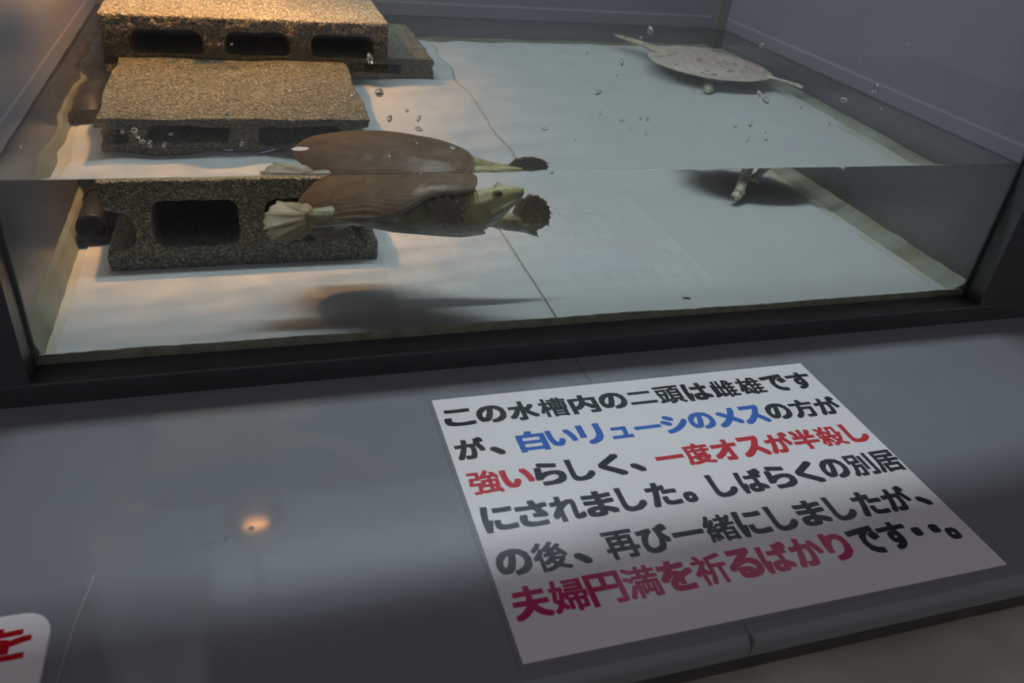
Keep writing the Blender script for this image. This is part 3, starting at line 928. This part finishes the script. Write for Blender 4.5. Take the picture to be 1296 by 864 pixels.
drop_variants = [drop_me(1, 0.8, 1.15, 0.8), drop_me(1, 1.0, 0.9, 0.7), drop_me(1, 0.6, 1.3, 0.8), drop_me(1, 1.2, 0.6, 0.6)]
GLASS_DROPS = [
    (0.3526, 0.3233, 0.00281),
    (0.3445, 0.3162, 0.00140),
    (0.3297, 0.2942, 0.00210),
    (0.3106, 0.2665, 0.00279),
    (0.2940, 0.3016, 0.00103),
    (0.3270, 0.2827, 0.00105),
    (0.3162, 0.2473, 0.00141),
    (0.3395, 0.2406, 0.00179),
    (0.3591, 0.2429, 0.00144),
    (0.3669, 0.2422, 0.00181),
    (0.3674, 0.2274, 0.00182),
    (0.2935, 0.2213, 0.00141),
    (0.3503, 0.2321, 0.00108),
    (0.4728, 0.3138, 0.00227),
    (0.4840, 0.2680, 0.00270),
    (0.4934, 0.2611, 0.00350),
    (0.4831, 0.2370, 0.00194),
    (0.4664, 0.2345, 0.00154),
    (0.4842, 0.2206, 0.00156),
    (0.5066, 0.2213, 0.00159),
    (0.5033, 0.2288, 0.00119),
    (0.5787, 0.2372, 0.00124),
    (0.6218, 0.2747, 0.00338),
    (0.5868, 0.2629, 0.00331),
    (0.5377, 0.2543, 0.00120),
    (0.5908, 0.3338, 0.00123),
    (0.6434, 0.3196, 0.00170),
    (0.5896, 0.3034, 0.00123),
    (0.6377, 0.2534, 0.00129),
    (0.1074, 0.2638, 0.00324),
    (0.0993, 0.2919, 0.00320),
    (0.0859, 0.2608, 0.00258),
    (0.1165, 0.2412, 0.00229),
    (0.1317, 0.2483, 0.00131),
    (0.1424, 0.2413, 0.00198),
    (0.1427, 0.2320, 0.00264),
    (0.1417, 0.2197, 0.00133),
    (0.1748, 0.2151, 0.00235),
    (0.1155, 0.2089, 0.00199),
    (0.2626, 0.2321, 0.00207),
    (-0.0177, 0.2426, 0.00226),
    (-0.0900, 0.2307, 0.00229),
    (-0.0889, 0.2261, 0.00197),
    (-0.0854, 0.2215, 0.00197),
    (-0.0805, 0.2182, 0.00164),
    (-0.0795, 0.2215, 0.00131),
    (-0.0690, 0.2188, 0.00164),
    (-0.0631, 0.2274, 0.00131),
    (-0.0084, 0.2191, 0.00163),
    (-0.0989, 0.2294, 0.00131),
    (-0.0190, 0.2998, 0.00095),
    (-0.0095, 0.3001, 0.00095),
    (-0.1729, 0.2168, 0.00201),
    (0.1419, 0.1906, 0.00168),
    (0.1455, 0.1913, 0.00135),
    (0.1686, 0.1910, 0.00136),
    (0.2752, 0.1892, 0.00141),
]
LEDGE_DROPS = [
    (-0.0233, -0.2296, 0.00204),
    (-0.0546, -0.2409, 0.00086),
    (-0.0414, -0.2373, 0.00115),
    (-0.0491, -0.2389, 0.00087),
    (-0.0275, -0.2673, 0.00112),
    (-0.0578, -0.2434, 0.00069),
    (-0.0077, -0.2522, 0.00074),
]
GLASS_LABELS = {
    0: 'clear droplet on the front glass just right of the pale turtle snout, level with it',
    2: 'clear droplet on the front glass left of the pale turtle shell, below its neck',
    3: 'clear droplet on the front glass over white floor, well left of the pale turtle',
    13: 'clear droplet on the glass just right of the dark back corner strip',
    14: 'upper of two clear droplets close below the right end of the pale turtle shell',
    15: 'lower of two clear droplets close below the right end of the pale turtle shell',
    22: 'larger clear droplet on the glass before the right wall, furthest right',
    23: 'larger clear droplet on the glass before the right wall, left of another',
    29: 'big clear droplet on the glass right of the front block, above the turtle shell',
    30: 'big clear droplet on the glass in front of the right end of the back block',
    31: 'clear droplet on the glass in front of the right end of the front block top',
    32: 'clear droplet on the glass above the brown turtle shell, left of the vertical pair',
    34: 'upper of a vertical pair of clear droplets above the brown turtle shell',
    35: 'lower of a vertical pair of clear droplets above the brown turtle shell',
    37: 'clear droplet on the glass at the upper right edge of the brown turtle shell reflection',
    38: 'clear droplet on the glass in front of the middle of the brown turtle shell top',
    39: 'clear droplet on the glass just right of the dark floor joint, above the waterline',
    40: 'clear droplet on the glass in front of the front block face, between its two holes',
    41: 'topmost clear droplet of the cluster before the left hole of the front block',
    42: 'second droplet from the top of the cluster before the left hole of the front block',
    43: 'third droplet from the top of the cluster before the left hole of the front block',
    52: 'clear droplet on the glass in front of the left tank wall, leftmost of all',
}
for i, (x, z, r) in enumerate(GLASS_DROPS):
    o = link('water_droplet', drop_variants[i % 4], M_drop, None, recv=False)
    o.location = (x, -0.0004, z); o.scale = (1.25*r, 1.25*r, 1.25*r); o.rotation_euler = (0, random.uniform(-0.6, 0.6), 0)
    tag(o, GLASS_LABELS.get(i, 'tiny clear water speck on the tank front glass, at or above the waterline'), 'droplet', 'droplets on the front glass')
for i, (x, y, r) in enumerate(LEDGE_DROPS):
    o = link('water_droplet', drop_variants[1], M_drop, None, recv=False)
    o.location = (x, y, 0.0); o.scale = (r, r, r); o.rotation_euler = (math.pi/2, 0, 0)
    tag(o, 'clear water drop on the grey ledge, largest of those left of the notice' if i == 0 else
        'tiny clear water speck on the grey ledge left of the notice', 'droplet', 'droplets on the ledge')


def flake(name, label, cat, loc, sx, sy, rot, mat, th=0.0006):
    V, F = [], []; n = 18
    for k, (s, zz) in enumerate(((1.0, 0), (0.9, th), (0.5, th*1.3))):
        for i in range(n):
            a = 2*math.pi*i/n; e = 1+0.25*noise.noise(Vector((math.cos(a)*1.5, math.sin(a)*1.5, loc[0]*50)))
            V.append((sx*s*e*math.cos(a), sy*s*e*math.sin(a), zz))
    F.append(tuple(range(n-1, -1, -1))); F.append(tuple(range(2*n, 3*n)))
    for k in range(2):
        for i in range(n): F.append((k*n+i, k*n+(i+1) % n, (k+1)*n+(i+1) % n, (k+1)*n+i))
    o = link(name, mesh(name, V, F, True), mat); o.location = loc; o.rotation_euler = (0, 0, rot)
    return tag(o, label, cat)
M_fl = simple('pale_flake', (0.55, 0.46, 0.38), 0.5); M_fd = simple('blue_black_leaf', (0.03, 0.04, 0.09), 0.4)
flake('floating_flake', 'pale oval flake floating beside the rear of the brown turtle shell', 'flake', (0.0435, 0.0726, 0.1883), 0.0085, 0.0055, 0.1, M_fl)
flake('floating_leaf_bit', 'dark bluish sliver floating left of the brown turtle', 'debris', (0.0142, 0.0668, 0.1883), 0.0100, 0.0020, 0.55, M_fd)
flake('floating_leaf_bit', 'small dark speck floating in front of the submerged block', 'debris', (-0.021, 0.0697, 0.1883), 0.0055, 0.0022, 0.1, M_fd)
flake('food_crumb', 'small brown crumb on the white tank floor near the front glass', 'debris', (0.4746, 0.0381, 0.0200), 0.0050, 0.0024, -0.6, simple('crumb', (0.16, 0.14, 0.09), 0.8), 0.0015)
